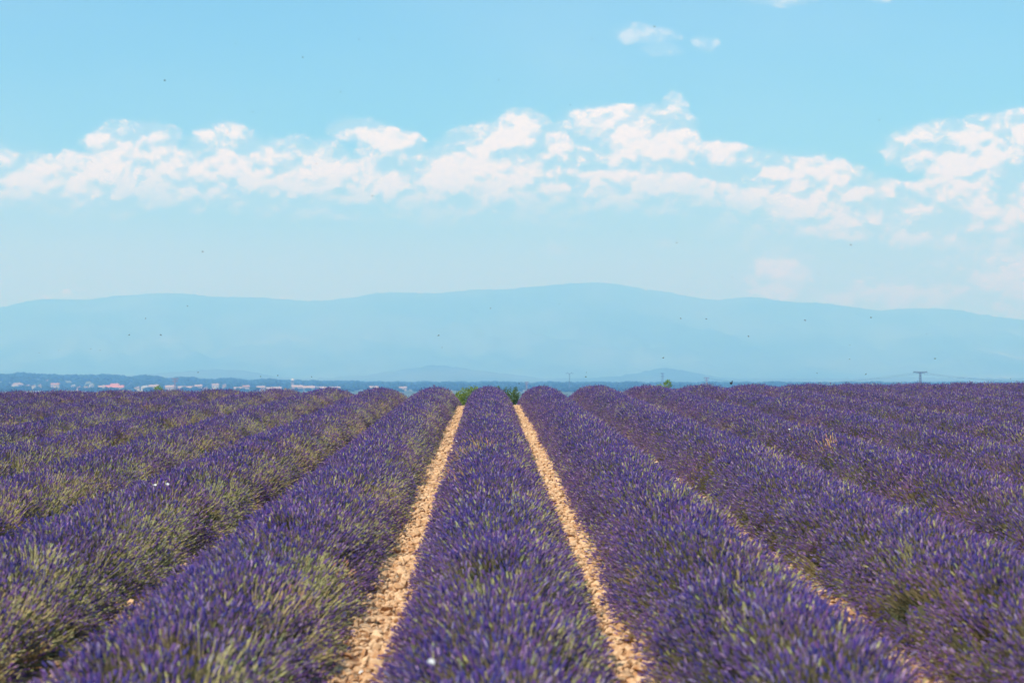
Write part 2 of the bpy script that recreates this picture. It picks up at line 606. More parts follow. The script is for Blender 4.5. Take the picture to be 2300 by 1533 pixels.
def euler_from(azm, tilt, spin):
    """Rz(azm) Ry(tilt) Rz(spin) as XYZ eulers, vectorised"""
    ca, sa, ct, st, cs, ss = np.cos(azm), np.sin(azm), np.cos(tilt), np.sin(tilt), np.cos(spin), np.sin(spin)
    r00 = ca * ct * cs - sa * ss
    r10 = sa * ct * cs + ca * ss
    r20 = -st * cs
    r21 = st * ss
    r22 = ct
    return np.stack([np.arctan2(r21, r22), np.arcsin(np.clip(-r20, -1, 1)), np.arctan2(r10, r00)], -1)


def scatter_object(name, co, rot, scl, idx, tree, parent=None):
    me = bpy.data.meshes.new(name)
    me.vertices.add(len(co))
    me.vertices.foreach_set('co', np.asarray(co, np.float32).ravel())
    a = me.attributes.new('rot', 'FLOAT_VECTOR', 'POINT')
    a.data.foreach_set('vector', np.asarray(rot, np.float32).ravel())
    a = me.attributes.new('scl', 'FLOAT_VECTOR', 'POINT')
    a.data.foreach_set('vector', np.asarray(scl, np.float32).ravel())
    a = me.attributes.new('idx', 'INT', 'POINT')
    a.data.foreach_set('value', np.asarray(idx, np.int32))
    me.update()
    o = link(name, me, parent)
    md = o.modifiers.new('scatter', 'NODES')
    md.node_group = tree
    o['kind'] = 'stuff'
    return o


# ------------------------------------------------------------------ lavender tufts
def lavender_tuft(kind, seed):
    rr = random.Random(seed)
    mb = MB()
    nst = {'flower': 38, 'green': 38, 'dry': 18}[kind]
    for s in range(nst):
        a = rr.uniform(0, 2 * math.pi)
        q = math.sqrt(rr.random())
        base = Vector((math.cos(a) * q * 0.06, math.sin(a) * q * 0.06, -0.02))
        spl = q * rr.uniform(0.22, 0.58) + 0.03
        a2 = a + rr.uniform(-0.7, 0.7)
        d = Vector((math.cos(a2) * math.sin(spl), math.sin(a2) * math.sin(spl), math.cos(spl)))
        Ls = rr.uniform(0.16, 0.34) * (1.06 if kind == 'green' else 1.0)
        bend = Vector((rr.uniform(-1, 1), rr.uniform(-1, 1), 0)) * 0.02
        mid = base + d * Ls * 0.55 + bend
        top = base + d * Ls + bend * 0.4
        if kind == 'dry':
            sc = (rr.uniform(.40, .60), rr.uniform(.26, .36), rr.uniform(.10, .16))
        else:
            g_ = rr.uniform(0.8, 1.25)
            sc = (0.17 * g_, 0.155 * g_, 0.085 * g_) if kind == 'flower' else (0.38 * g_, 0.37 * g_, 0.18 * g_)  # flower tufts: stems darkened, shade among the heads painted into their colour
        mb.tube([base, mid, top], [0.0022 if kind == 'flower' else 0.0026] * 3, 3, sc)
        bare = (kind == 'green' and rr.random() < 0.40) or (kind == 'flower' and rr.random() < 0.06)
        d2 = (d + Vector((rr.uniform(-.34, .34), rr.uniform(-.34, .34), rr.uniform(0, .1)))).normalized()
        if bare:
            # leafy or budding tip
            Lp = rr.uniform(0.03, 0.055)
            prof = [(0, .002), (.3, .0055), (.7, .005), (1, .001)]
            pc = (rr.uniform(.32, .44), rr.uniform(.34, .44), rr.uniform(.15, .22))
        else:
            Lp = rr.uniform(0.028, 0.052)
            w = rr.uniform(0.60, 0.88)
            prof = [(0, .0035), (.10, .0082), (.20, .0052), (.32, .0094), (.44, .0058), (.56, .0092), (.68, .0056), (.79, .0076), (.90, .0045), (1, .0015)]
            prof = [(p, r_ * w) for p, r_ in prof]
            h = rr.random()
            hb = 0.62 if seed % 100 < 4 and kind == 'flower' else 0.14  # bluer variants for the row tops, their light and shade painted as flower colour
            if kind == 'dry':
                pc = (rr.uniform(.36, .54), rr.uniform(.28, .40), rr.uniform(.12, .2))
            elif h < hb:
                pc = (rr.uniform(.07, .105), rr.uniform(.056, .082), rr.uniform(.21, .31))
            elif h < 0.85:
                pc = (rr.uniform(.13, .18), rr.uniform(.085, .115), rr.uniform(.22, .30))
            else:
                pc = (rr.uniform(.26, .36), rr.uniform(.21, .27), rr.uniform(.36, .46))
        n0 = len(mb.v)
        mb.tube([top + d2 * Lp * p for p, _ in prof], [r_ for _, r_ in prof], 5, pc)
        # whorls: calyx darker and greyer between the open florets
        for k in range(n0, len(mb.v)):
            ring = (k - n0) // 5
            f = 1.22 if ring % 2 else 0.72
            mb.c[k] = tuple(x * f for x in pc)
    for s in range(22):
        a = rr.uniform(0, 2 * math.pi)
        q = math.sqrt(rr.random()) * 0.09
        b = Vector((math.cos(a) * q, math.sin(a) * q, -0.03))
        d = Vector((math.cos(a) * .5, math.sin(a) * .5, 1)).normalized()
        L = rr.uniform(0.07, 0.16)
        w = Vector((-math.sin(a), math.cos(a), 0)) * 0.0035
        g_ = rr.uniform(.7, 1.3)
        mb.add([b - w, b + w, b + d * L * .6 + w * 1.2, b + d * L, b + d * L * .6 - w * 1.2], [(0, 1, 2, 3, 4)], (0.11 * g_, 0.14 * g_, 0.06 * g_))
    return mb.mesh('tuft', False, True)


tufts = [lavender_tuft('flower', 100 + k) for k in range(7)] + [lavender_tuft('green', 200 + k) for k in range(4)] + [lavender_tuft('dry', 300)]
TUFT_TREE = scatter_tree('tuft_scatter', proto_collection('lavender_tuft', tufts, M_PLANT))

PITCH_ROW = 1.8
Y_FAR = 98.0


def row_centre(k, y):
    y = np.asarray(y, float)
    w = 0.035 * np.sin(y * 0.11 + k * 2.1) + 0.02 * np.sin(y * 0.31 + k * 1.3)
    if k == 0:
        w = 0.05 * (1 - sstep(y, 35, 75)) + 0.4 * w
    if k == 1:
        w = 0.5 * w - 0.09 * (1 - sstep(y, 18, 30))
    if k == 2:
        w = w - 0.06 * (1 - sstep(y, 22, 40))
    if k == -1:
        w = 0.5 * w + 0.05 * (1 - sstep(y, 18, 40))
    fade = 1 - 0.5 * sstep(y, 60, 90)
    return k * PITCH_ROW + w * fade


def snoise(x, y, s):
    """cheap smooth value noise in -1..1, vectorised"""
    return (np.sin(x * 1.7 + s) * np.cos(y * 1.3 + s * 2.3) + np.sin(x * 0.7 - y * 1.9 + s * 1.7) + np.sin(y * 3.1 + s * 0.7) * 0.6) / 2.6


def row_size(k, y):
    """half width of the leaf mound and height factor"""
    y = np.asarray(y, float)
    plant = np.cos(2 * np.pi * (y / 0.62 + 0.37 * k + 0.35 * np.sin(y * 0.6 + k)))
    big = snoise(k * 3.1 + 0 * y, y * 0.8, k * 1.7)
    hw = 0.495 + 0.028 * plant + 0.042 * big + (0.04 if k == -1 else 0.0) + (0.03 * (1 - sstep(y, 18, 34)) if k == 1 else 0.0) + (0.04 * (1 - sstep(y, 25, 45)) if k == 2 else 0.0) + (0.04 if abs(k) >= 2 else 0.0)
    ht = 1.0 + 0.055 * plant + 0.10 * snoise(k * 1.9 + 0 * y, y * 1.1, k * 0.9 + 4)
    return hw, ht


ORD = ['', 'first', 'second', 'third', 'fourth', 'fifth', 'sixth', 'seventh', 'eighth', 'ninth', 'tenth', 'eleventh', 'twelfth']


def row_label(k):
    if k == 0:
        return 'middle lavender row between the two stony paths, with tan dried stems near its far end'
    side = 'left' if k < 0 else 'right'
    a = abs(k)
    if a == 1:
        return 'wide lavender row directly %s of the %s stony path' % (side, side)
    look = {-2: 'greenish flanked', -3: 'greenish flanked', 2: 'deep purple', 3: 'deep purple'}.get(k, 'purple')
    return '%s lavender row, %s one counted %s from the middle row' % (look, ORD[a], side)


ROWS = {}
for k in range(-11, 13):
    xc = k * PITCH_ROW
    y0 = max(7.5, (abs(xc) - 2.4) / 0.235)
    if y0 > Y_FAR - 4:
        continue
    row = thing('lavender_row', (xc, y0, zg1(xc, y0)), row_label(k), 'lavender row', 'parallel rows of flowering lavender')
    ROWS[k] = row
    off = np.array(row.location)
    # leaf mound
    ysm = np.arange(y0 - 0.3, Y_FAR + 0.3, 0.22)
    ph = np.radians(np.linspace(-96, 96, 11))
    hw, ht = row_size(k, ysm)
    cx = row_centre(k, ysm)
    PH, YY = np.meshgrid(ph, ysm)
    rj = 1 + 0.09 * RNG.standard_normal(PH.shape)
    MX = cx[:, None] + np.sin(PH) * hw[:, None] * rj
    MZ = zg(cx, ysm)[:, None] + 0.005 + np.cos(PH) * 0.37 * ht[:, None] * rj
    co = np.stack([MX, YY, MZ], -1).reshape(-1, 3) - off
    nph = len(ph)
    i, j = np.meshgrid(np.arange(len(ysm) - 1), np.arange(nph - 1), indexing='ij')
    fc = np.stack([i * nph + j, i * nph + j + 1, (i + 1) * nph + j + 1, (i + 1) * nph + j], -1).reshape(-1, 4)[:, ::-1]
    link('foliage', mesh_np('foliage', co, fc, True), row, M_MOUND)
    # flowering tufts
    L = Y_FAR - y0
    dens = 38
    n = int(L * dens)
    yy = RNG.uniform(y0, Y_FAR, n)
    phi = np.radians(92) * RNG.uniform(-1, 1, n)
    hw, ht = row_size(k, yy)
    cx = row_centre(k, yy)
    bx = cx + np.sin(phi) * hw
    bz = zg(cx, yy) + np.cos(phi) * 0.36 * ht + 0.01
    tl = phi * 0.84 - 0.10 * np.cos(phi) + RNG.normal(0, 0.10, n)
    # each plant radiates from its own middle along the row as well
    pl = ((yy / 0.62 + 0.37 * k + 0.35 * np.sin(yy * 0.6 + k)) % 1.0)
    ty = np.where(pl < 0.5, pl, pl - 1) * 0.5 + RNG.normal(0, 0.08, n)
    dx, dy, dz = np.sin(tl), np.sin(ty) * np.cos(tl), np.cos(tl) * np.cos(ty)
    nz = np.sqrt(dx * dx + dy * dy + dz * dz)
    tilt = np.arccos(np.clip(dz / nz, -1, 1))
    rot = euler_from(np.arctan2(dy, dx), tilt, RNG.uniform(0, 2 * np.pi, n))
    s = RNG.normal(1.0, 0.07, n) * (1.0 + 0.05 * snoise(bx * 2, yy * 2.2, 3.0)) * (1 - 0.24 * sstep(np.abs(phi), 0.25, 1.2)) * 0.97
    scl = np.stack([s * 1.1, s * 1.1, s], -1)
    idx = np.where(RNG.random(n) < 0.10 + 0.75 * sstep(np.abs(phi), 0.25, 1.0), RNG.integers(4, 7, n), RNG.integers(0, 4, n))  # bluer, darker tufts on top, mauve on flanks: fall of light put into colour
    # more bare green stems on the flanks, most on the sides that face right, and in patches
    patch = snoise(bx * 0.9, yy * 0.55, 1.3) + 0.6 * snoise(bx * 2.7, yy * 1.9, 5.1)
    side = sstep(phi, 0.22, 0.7) * 1.05 + sstep(-phi, 0.75, 1.4) * 0.40
    near = 1.0 - 0.5 * sstep(yy, 42, 88)
    bias = 1.1 if k < -1 else 0.85 if k < 0 else (0.42 if k == 0 else 0.38)
    pg = np.clip((0.012 + side * 0.95) * (0.85 + 0.65 * patch) * bias * near * 0.72, 0.02, 0.8)
    green = RNG.random(n) < pg
    idx = np.where(green, RNG.integers(7, 11, n), idx)
    if k == 0:
        dd = np.hypot((bx + 0.22) / 0.30, (yy - 37.5) / 6.0) + 0.5 * snoise(bx * 9, yy * 2.3, 2.0)
        dry = RNG.random(n) < 0.40 * np.clip(1.2 - dd, 0, 1)
        idx = np.where(dry, 11, idx)
    idx = np.where(RNG.random(n) < 0.003, 11, idx)
    scatter_object('flower_stems', np.stack([bx, yy, bz], -1) - off, rot, scl, idx, TUFT_TREE, row)


# ------------------------------------------------------------------ paths with stones
def stone_mesh(seed, sub=2, flat=0.6):
    bm = bmesh.new()
    bmesh.ops.create_icosphere(bm, subdivisions=sub, radius=0.5)
    rr = random.Random(seed)
    o = Vector((rr.uniform(0, 50), rr.uniform(0, 50), rr.uniform(0, 50)))
    # facets: cut with a few random planes
    planes = []
    for _ in range(7):
        nrm = Vector((rr.gauss(0, 1), rr.gauss(0, 1), rr.gauss(0, 1))).normalized()
        planes.append((nrm, rr.uniform(0.26, 0.42)))
    for v in bm.verts:
        p = v.co.copy()
        p *= 1 + 0.25 * noise.noise(p * 2.2 + o)
        for nrm, h in planes:
            q = p.dot(nrm)
            if q > h:
                p -= nrm * (q - h) * 0.85
        p.x *= rr_x[seed % 5]
        p.z *= flat
        v.co = p
    me = bpy.data.meshes.new('stone')
    bm.to_mesh(me)
    bm.free()
    me.update()
    return me


rr_x = [1.3, 1.0, 1.15, 0.9, 1.4]
stones = [stone_mesh(40 + q, 1 if q % 2 else 2, 0.55 + 0.08 * (q % 3)) for q in range(8)]
for s_ in stones:
    s_.materials.append(M_STONE)
STONE_TREE = scatter_tree('stone_scatter', proto_collection('path_stone', [m_.copy() for m_ in stones], M_STONE))
PATH_LABELS = {-0.5: 'left', 0.5: 'right'}


def path_edges(h, y):
    """left and right limits of the bare strip between rows floor(h) and ceil(h)"""
    ka, kb = int(math.floor(h)), int(math.ceil(h))
    a = row_centre(ka, y) + row_size(ka, y)[0]
    b = row_centre(kb, y) - row_size(kb, y)[0]
    return a, b


for h in (-2.5, -1.5, -0.5, 0.5, 1.5, 2.5):
    y0 = max(7.5, (abs(h * 1.8) - 2.4) / 0.235)
    ysm = np.arange(y0, 99.0, 0.30)
    a, b = path_edges(h, ysm)
    nx = 9
    tt = np.linspace(0, 1, nx)
    MX = a[:, None] + (b - a)[:, None] * tt[None, :]
    MY = np.repeat(ysm[:, None], nx, 1)
    MZ = zg(MX, MY) + 0.006 + 0.012 * RNG.random(MX.shape)
    i, j = np.meshgrid(np.arange(len(ysm) - 1), np.arange(nx - 1), indexing='ij')
    fc = np.stack([i * nx + j, i * nx + j + 1, (i + 1) * nx + j + 1, (i + 1) * nx + j], -1).reshape(-1, 4)
    path = link('path', mesh_np('path', np.stack([MX, MY, MZ], -1).reshape(-1, 3), fc, True), None, M_PATH)
    tag(path, kind='structure')
    main = abs(h) < 1
    if main:
        tag(path, 'bare stony path on the %s of the middle lavender row' % PATH_LABELS[h])
    # stones: a carpet of small ones, the nearest big ones each an object of its own
    L = 98.0 - y0
    n = int(L * (330 if main else 130))
    yy = y0 + L * RNG.random(n)
    a, b = path_edges(h, yy)
    xx = a + (b - a) * RNG.uniform(0.08, 0.92, n)
    sz = np.clip(RNG.lognormal(math.log(0.042), 0.45, n), 0.015, 0.11)
    zz = zg(xx, yy) + 0.012 + sz * RNG.uniform(0.0, 0.35, n)
    tilt = RNG.normal(0, 0.8, n)
    rot = euler_from(RNG.uniform(0, 6.28, n), tilt, RNG.uniform(0, 6.28, n))
    idx = RNG.integers(0, 8, n)
    own = np.zeros(n, bool)
    if main:
        score = np.where((yy > 15.2) & (yy < 30) & (np.abs(xx - h * 1.8) < 0.26), sz / yy, 0)
        own[np.argsort(-score)[:290]] = True
        for q in np.nonzero(own)[0]:
            o = bpy.data.objects.new('stone', stones[int(idx[q])])
            COL.objects.link(o)
            o.parent = path
            o.location = (xx[q], yy[q], zz[q] + 0.006)
            o.rotation_euler = rot[q]
            o.scale = (sz[q],) * 3
    k_ = ~own
    scatter_object('gravel', np.stack([xx, yy, zz], -1)[k_], rot[k_], np.repeat(sz[k_][:, None], 3, 1), idx[k_], STONE_TREE, path)


def rock(px, py, size, mat, label, seed, rz=0.0, flat=0.6, lift=0.02):
    p = at_ground(px, py, lift)
    me = stone_mesh(seed, 3, flat)
    o = link('rock', me, None, mat)
    o.location = p
    o.scale = (size[0], size[1], size[2])
    o.rotation_euler = (0.15, -0.1, rz)
    tag(o, label, 'rock')
    return o


rock(772, 1500, (.12, .10, .11), M_PALE, 'largest pale grey cracked rock lying in the near end of the left path', 71, 0.3, 0.7)
rock(757, 1515, (.06, .06, .06), M_PALE, 'small pale rock against the left side of the large cracked rock', 72, 0.9)
rock(808, 1473, (.085, .07, .06), M_ORANGE, 'smooth orange rock on the left path just beyond the pale cracked rock', 73, -0.6)
rock(795, 1482, (.075, .05, .05), M_ORANGE, 'flat peach rock leaning against the smooth orange rock on the left path', 74, 0.5)
rock(786, 1522, (.055, .055, .06), M_ORANGE, 'peach pebble right below the pale cracked rock on the left path', 75, 0.2)
rock(1380, 1500, (.13, .08, .07), M_STONE, 'long pale orange rock across the near end of the right path', 76, 0.2)
rock(1337, 1305, (.09, .075, .07), M_STONE, 'rounded cream rock standing out on the middle of the right path', 77, 0.2)


# ------------------------------------------------------------------ shrubs beyond the crest
M_BARK = simple_mat('bark', (0.12, 0.08, 0.05), 0.9, 0.3, 14)


def shrub(name, px, top_py, w_px, d, label, cat, kind='round', seed=0, tone=1.0):
    rr = random.Random(seed)
    top = at(px, top_py, d)
    gz = zg1(top.x, top.y)
    H = top.z - gz
    W = w_px / FPX * d
    t_ = thing(name, (top.x, top.y, gz), label, cat, 'green shrubs beyond the end of the rows')
    tr = MB()
    limbs = []
    for q in range(7):
        a = rr.uniform(0, 6.28)
        e = Vector((math.cos(a) * W * .3, math.sin(a) * W * .3, H * rr.uniform(.6, .85)))
        tr.tube([(math.cos(a) * .03, math.sin(a) * .03, -0.05), (e.x * .35, e.y * .35, H * .3), e], [.035, .022, .008], 5)
        limbs.append(e)
    link('trunk', tr.mesh('trunk'), t_, M_BARK)
    mb = MB()
    blobs = []
    for q in range(13):
        a = rr.uniform(0, 6.28)
        r_ = math.sqrt(rr.random()) * W * 0.36
        blobs.append((Vector((math.cos(a) * r_, math.sin(a) * r_, H * rr.uniform(.22, .86) * (1 - 0.25 * (r_ / (W * .5)) ** 2))), W * rr.uniform(.13, .24)))
    nl = 4200
    for q in range(nl):
        if kind == 'round':
            c_, r_ = blobs[q % len(blobs)]
            v = Vector((rr.gauss(0, 1), rr.gauss(0, 1), rr.gauss(0, 1))).normalized() * r_ * rr.uniform(.45, 1.0)
            p = c_ + v
            d_ = (v.normalized() + Vector((rr.uniform(-.6, .6), rr.uniform(-.6, .6), rr.uniform(-.2, .9)))).normalized()
            L_ = rr.uniform(.06, .12)
        else:
            a = (q % 9) * 0.7 + (q % 9 > 4) * 0.3
            u = rr.random()
            e = Vector((math.cos(a) * W * .42, math.sin(a) * W * .42, H * (0.80 + 0.2 * ((q * 7 % 9) / 8.0))))
            p = Vector((e.x * u, e.y * u, e.z * (0.15 + .85 * u))) + Vector((rr.gauss(0, 1), rr.gauss(0, 1), rr.gauss(0, 1))) * W * .045
            d_ = Vector((rr.uniform(-.5, .5), rr.uniform(-.5, .5), 1)).normalized()
            L_ = rr.uniform(.05, .10)
        p.z = min(max(p.z, 0.02), H)
        s_ = d_.orthogonal().normalized()
        s_ = (Matrix.Rotation(rr.uniform(0, 6.28), 3, d_) @ s_) * L_ * 0.32
        g_ = rr.uniform(.65, 1.35) * tone
        mb.add([p, p + d_ * L_ * .5 + s_, p + d_ * L_, p + d_ * L_ * .5 - s_], [(0, 1, 2, 3)], (.17 * g_, .27 * g_, .045 * g_))
    zmax = max(v[2] for v in mb.v)
    mb.v = [(v[0], v[1], v[2] * H * 1.03 / zmax) for v in mb.v]
    cr = link('crown', mb.mesh('crown', False, True), t_, M_LEAF)
    cr['kind'] = 'stuff'
    return t_


shrub('green_shrub', 1056, 867, 84, 128, 'round dark green shrub in the notch left of the middle row', 'shrub', 'round', 3)
shrub('green_shrub', 1140, 868, 62, 128, 'spiky upright green shrub in the notch right of the middle row', 'shrub', 'spiky', 5, .8)
shrub('green_shrub', 1497, 854, 50, 150, 'yellow green low shrub showing above the rows right of the paths', 'shrub', 'round', 8, 1.35)
shrub('green_shrub', 361, 867, 46, 150, 'small light green shrub in front of the village on the left', 'shrub', 'round', 12, 1.35)

# ------------------------------------------------------------------ village
M_WALLS = {'cream': simple_mat('cream_render', (.36, .29, .27)), 'white': simple_mat('white_render', (.46, .42, .41)), 'pink': simple_mat('pink_render', (.38, .26, .25))}
M_ROOFS = {'terracotta': simple_mat('terracotta_tiles', (.38, .20, .15)), 'red': simple_mat('red_tiles', (.50, .19, .15)), 'pale': simple_mat('pale_tiles', (.42, .29, .25)), 'grey': simple_mat('grey_roof', (.5, .48, .46))}
M_WIN = simple_mat('window_glass', (.05, .06, .08), .2)


def house(px, base_py, w_px, d, wall, roof, label, h=5.2, name='house', cat='house', gable=False, rot=0.0, group='houses of the far village'):
    w = w_px / FPX * d
    dep = min(max(w * 0.7, 7), 12)
    p = at(px, base_py, d)
    t_ = thing(name, (p.x, p.y, zg1(p.x, p.y) - 0.2), label, cat, group, rot)
    hh = (850 - (base_py - 0)) / FPX * d
    base = max(2.2 + hh - t_.location.z, 0.0)   # houses stand on the ground; base_py only sets how high the wall shows
    H = h
    mb = MB()
    mb.box(-w / 2, -dep / 2, 0, w / 2, dep / 2, H)
    link('wall', mb.mesh('wall'), t_, M_WALLS[wall])
    rf = MB()
    e = 0.5
    rise = dep * 0.24
    if gable:
        rise = w * 0.24
        rf.add([(-w / 2 - e, -dep / 2 - e, H), (0, -dep / 2 - e, H + rise), (w / 2 + e, -dep / 2 - e, H), (-w / 2 - e, dep / 2 + e, H), (0, dep / 2 + e, H + rise), (w / 2 + e, dep / 2 + e, H)],
               [(0, 2, 1), (3, 4, 5), (0, 1, 4, 3), (1, 2, 5, 4), (0, 3, 5, 2)])
    else:
        rf.add([(-w / 2 - e, -dep / 2 - e, H), (-w / 2 - e, 0, H + rise), (-w / 2 - e, dep / 2 + e, H), (w / 2 + e, -dep / 2 - e, H), (w / 2 + e, 0, H + rise), (w / 2 + e, dep / 2 + e, H)],
               [(0, 2, 1)[::-1], (3, 4, 5)[::-1], (0, 1, 4, 3)[::-1], (1, 2, 5, 4)[::-1], (0, 3, 5, 2)[::-1]])
    for v in range(len(rf.v)):
        rf.v[v] = (rf.v[v][0], rf.v[v][1], rf.v[v][2] + 0.01)
    r_ = link('roof', rf.mesh('roof'), t_, M_ROOFS[roof])
    ch = MB()
    ch.box(w * .22, -.4, H + rise * .3, w * .22 + .9, .5, H + rise + 1.1)
    link('chimney', ch.mesh('chimney'), r_, M_WALLS[wall])
    if w > 8:
        wm = MB()
        wm.box(-.6, -.06, 0, .6, .04, 1.3)
        me = wm.mesh('window')
        me.materials.append(M_WIN)
        nwin = int(w // 4)
        for q in range(nwin):
            o = link('window', me, t_)
            o.location = (-w / 2 + (q + .5) * w / nwin, -dep / 2 - .02, 1.6 if H < 6 else 3.9)
    return t_


VILL = [
    (40, 24, 3500, 'white', 'pale', 'wide white house with pink roof, leftmost building of the village', 7.5, 1.2),
    (63, 8, 3450, 'cream', 'pale', 'tiny pale house, first of three right of the wide leftmost house', 6, 0),
    (76, 9, 3420, 'white', 'pale', 'tiny pale house, middle one of the three near the left edge', 5.5, 0),
    (89, 8, 3480, 'cream', 'pale', 'tiny pale house, last of the three near the left edge', 6.5, .2),
    (105, 8, 4050, 'pink', 'terracotta', 'tiny pink house standing higher against the blue wood at left', 6, 0),
    (124, 18, 3400, 'cream', 'terracotta', 'peach roofed house between the tiny pale houses and the white one', 8, 0),
    (165, 9, 3450, 'white', 'grey', 'small white house alone left of the long red roof', 6, .3),
    (177, 8, 3150, 'pink', 'terracotta', 'low pink house below the small lone white house', 4.5, 0),
    (193, 9, 3200, 'pink', 'pale', 'low pink house just left of the bright white house', 4.5, 0),
    (206, 9, 3500, 'white', 'grey', 'bright white house above and left of the long red roof', 7, .4),
    (229, 14, 3080, 'white', 'pale', 'white house joined to the left end of the long red roof', 5.6, 0),
    (256, 44, 3120, 'pink', 'red', 'long low building under a bright red roof', 4.8, 0),
    (258, 18, 3300, 'pink', 'red', 'faint pink house behind the long red roof', 7.5, 0),
    (308, 12, 3120, 'white', 'pale', 'low white house right of the long red roof', 4, 0),
    (326, 14, 3100, 'white', 'grey', 'white gabled house left of the small green shrub', 5.2, 1),
    (346, 22, 3200, 'cream', 'pale', 'cream house behind the left edge of the small green shrub', 5.8, 0),
    (383, 22, 3150, 'cream', 'pale', 'cream house between the small green shrub and the brown pylon', 5.2, 0),
    (410, 20, 3180, 'pink', 'pale', 'pink house directly right of the brown pylon', 4.2, .1),
    (432, 20, 3150, 'cream', 'pale', 'cream house in the terrace right of the brown pylon', 4.4, 0),
    (446, 16, 3250, 'cream', 'pale', 'taller cream house at the right end of the terrace by the pylon', 6.2, 0),
    (462, 9, 3120, 'pink', 'pale', 'tiny pink house right of the terrace by the pylon', 3.6, 0),
    (484, 15, 3350, 'white', 'pale', 'bright house standing high between the pylon and the pink terraces', 7.4, 0),
    (504, 8, 3350, 'pink', 'pale', 'narrow pale house next to the bright high house', 7.2, 0),
    (535, 18, 3100, 'pink', 'pale', 'low pink house, left part of the second terrace', 3.6, 0),
    (553, 15, 3200, 'cream', 'terracotta', 'peach house at the right end of the second terrace', 5.6, 0),
    (586, 18, 3180, 'pink', 'pale', 'pink house left of the pair before the church tower', 4.6, 0),
    (606, 14, 3120, 'cream', 'pale', 'low cream house, left one of the pair before the church tower', 3.4, 0),
    (623, 18, 3120, 'pink', 'pale', 'low pink house, right one of the pair before the church tower', 3.8, 0),
    (668, 24, 3180, 'pink', 'pale', 'wide pink house directly right of the church tower', 5.2, 0),
    (694, 26, 3140, 'cream', 'pale', 'long cream house second right of the church tower', 4.2, 0),
    (722, 22, 3140, 'pink', 'pale', 'low pink house third right of the church tower', 3.6, 0),
    (752, 24, 3150, 'cream', 'pale', 'low cream house far right in the last terrace', 3.4, 0),
    (840, 20, 3250, 'pink', 'pale', 'lone pink house low between two lavender crests', 4, 0),
    (905, 16, 3250, 'cream', 'pale', 'rightmost cream house in the dip left of the middle rows', 3.6, 0),
]
for (px, w, d, wall, roof, label, h, rz) in VILL:
    house(px, 874, w, d, wall, roof, label, h, gable=(w < 13), rot=rz)
# church tower
p = at(657, 866, 3260)
t_ = thing('church_tower', (p.x, p.y, zg1(p.x, p.y) - .2), 'tall slim grey church tower above the pink terraces', 'tower')
mb = MB()
mb.box(-1.8, -1.8, 0, 1.8, 1.8, 14)
link('wall', mb.mesh('wall'), t_, simple_mat('grey_stone', (.30, .26, .27)))
mb = MB()
mb.add([(-2.5, -2.5, 14.01), (2.5, -2.5, 14.01), (2.5, 2.5, 14.01), (-2.5, 2.5, 14.01), (0, 0, 17)], [(3, 2, 1, 0), (0, 1, 4), (1, 2, 4), (2, 3, 4), (3, 0, 4)])
link('roof', mb.mesh('roof'), t_, M_ROOFS['grey'])
for k in (-1, 1):
    mb = MB()
    mb.box(k * .9 - .4, -2.26, 10.5, k * .9 + .4, -2.16, 12.6)
    link('belfry_opening', mb.mesh('belfry_opening'), t_, M_WIN)


# ------------------------------------------------------------------ far woods (one mass)
def crown_mesh(seed):
    bm = bmesh.new()
    bmesh.ops.create_icosphere(bm, subdivisions=2, radius=0.5)
    for v in bm.verts:
        v.co *= 1 + 0.55 * noise.noise(v.co * 3.5 + Vector((seed * 7.3, 0, 0)))
        v.co.z = v.co.z * 0.9 + 0.36
    me = bpy.data.meshes.new('far_crown')
    bm.to_mesh(me)
    bm.free()
    return me


WOOD_TREE = scatter_tree('wood_scatter', proto_collection('far_tree', [crown_mesh(q) for q in range(5)], M_WOOD))
xs, ys, ss = [], [], []
for q in range(15000):
    px = random.uniform(-1500, 3300)
    d = random.choice((random.uniform(3600, 5200), random.uniform(4300, 5600), random.uniform(2900, 3600)))
    dens = 0.5 + 0.5 * noise.noise(Vector((px / 60.0, d / 160.0, 2.0)))
    if d < 3600 and (dens < 0.50 or random.random() < .2): continue
    if d >= 3600 and dens < 0.22: continue
    a = (px - 1097.5) / FPX
    xs.append(math.sin(a) * d); ys.append(math.cos(a) * d)
    big = 1.0 if d > 3600 else 0.55
    ss.append(random.uniform(6.5, 12.0) * big * (1 + .35 * noise.noise(Vector((px / 45.0, 3, 3)))))
xs, ys, ss = map(np.array, (xs, ys, ss))
n = len(xs)
o = scatter_object('far_woods', np.stack([xs, ys, zg(xs, ys)], -1), np.stack([np.zeros(n), np.zeros(n), RNG.uniform(0, 6.28, n)], -1),
                   np.stack([ss * 1.5, ss * 1.5, ss], -1), RNG.integers(0, 5, n), WOOD_TREE)
tag(o, 'blue hazy belt of woods across the far plain', 'woods')

# ------------------------------------------------------------------ pylons
M_STEEL = simple_mat('galvanised_steel', (.10, .11, .12), .6)
M_RUST = simple_mat('weathered_steel', (.20, .11, .08), .7)
M_CABLE = simple_mat('cable', (.06, .07, .08), .6)


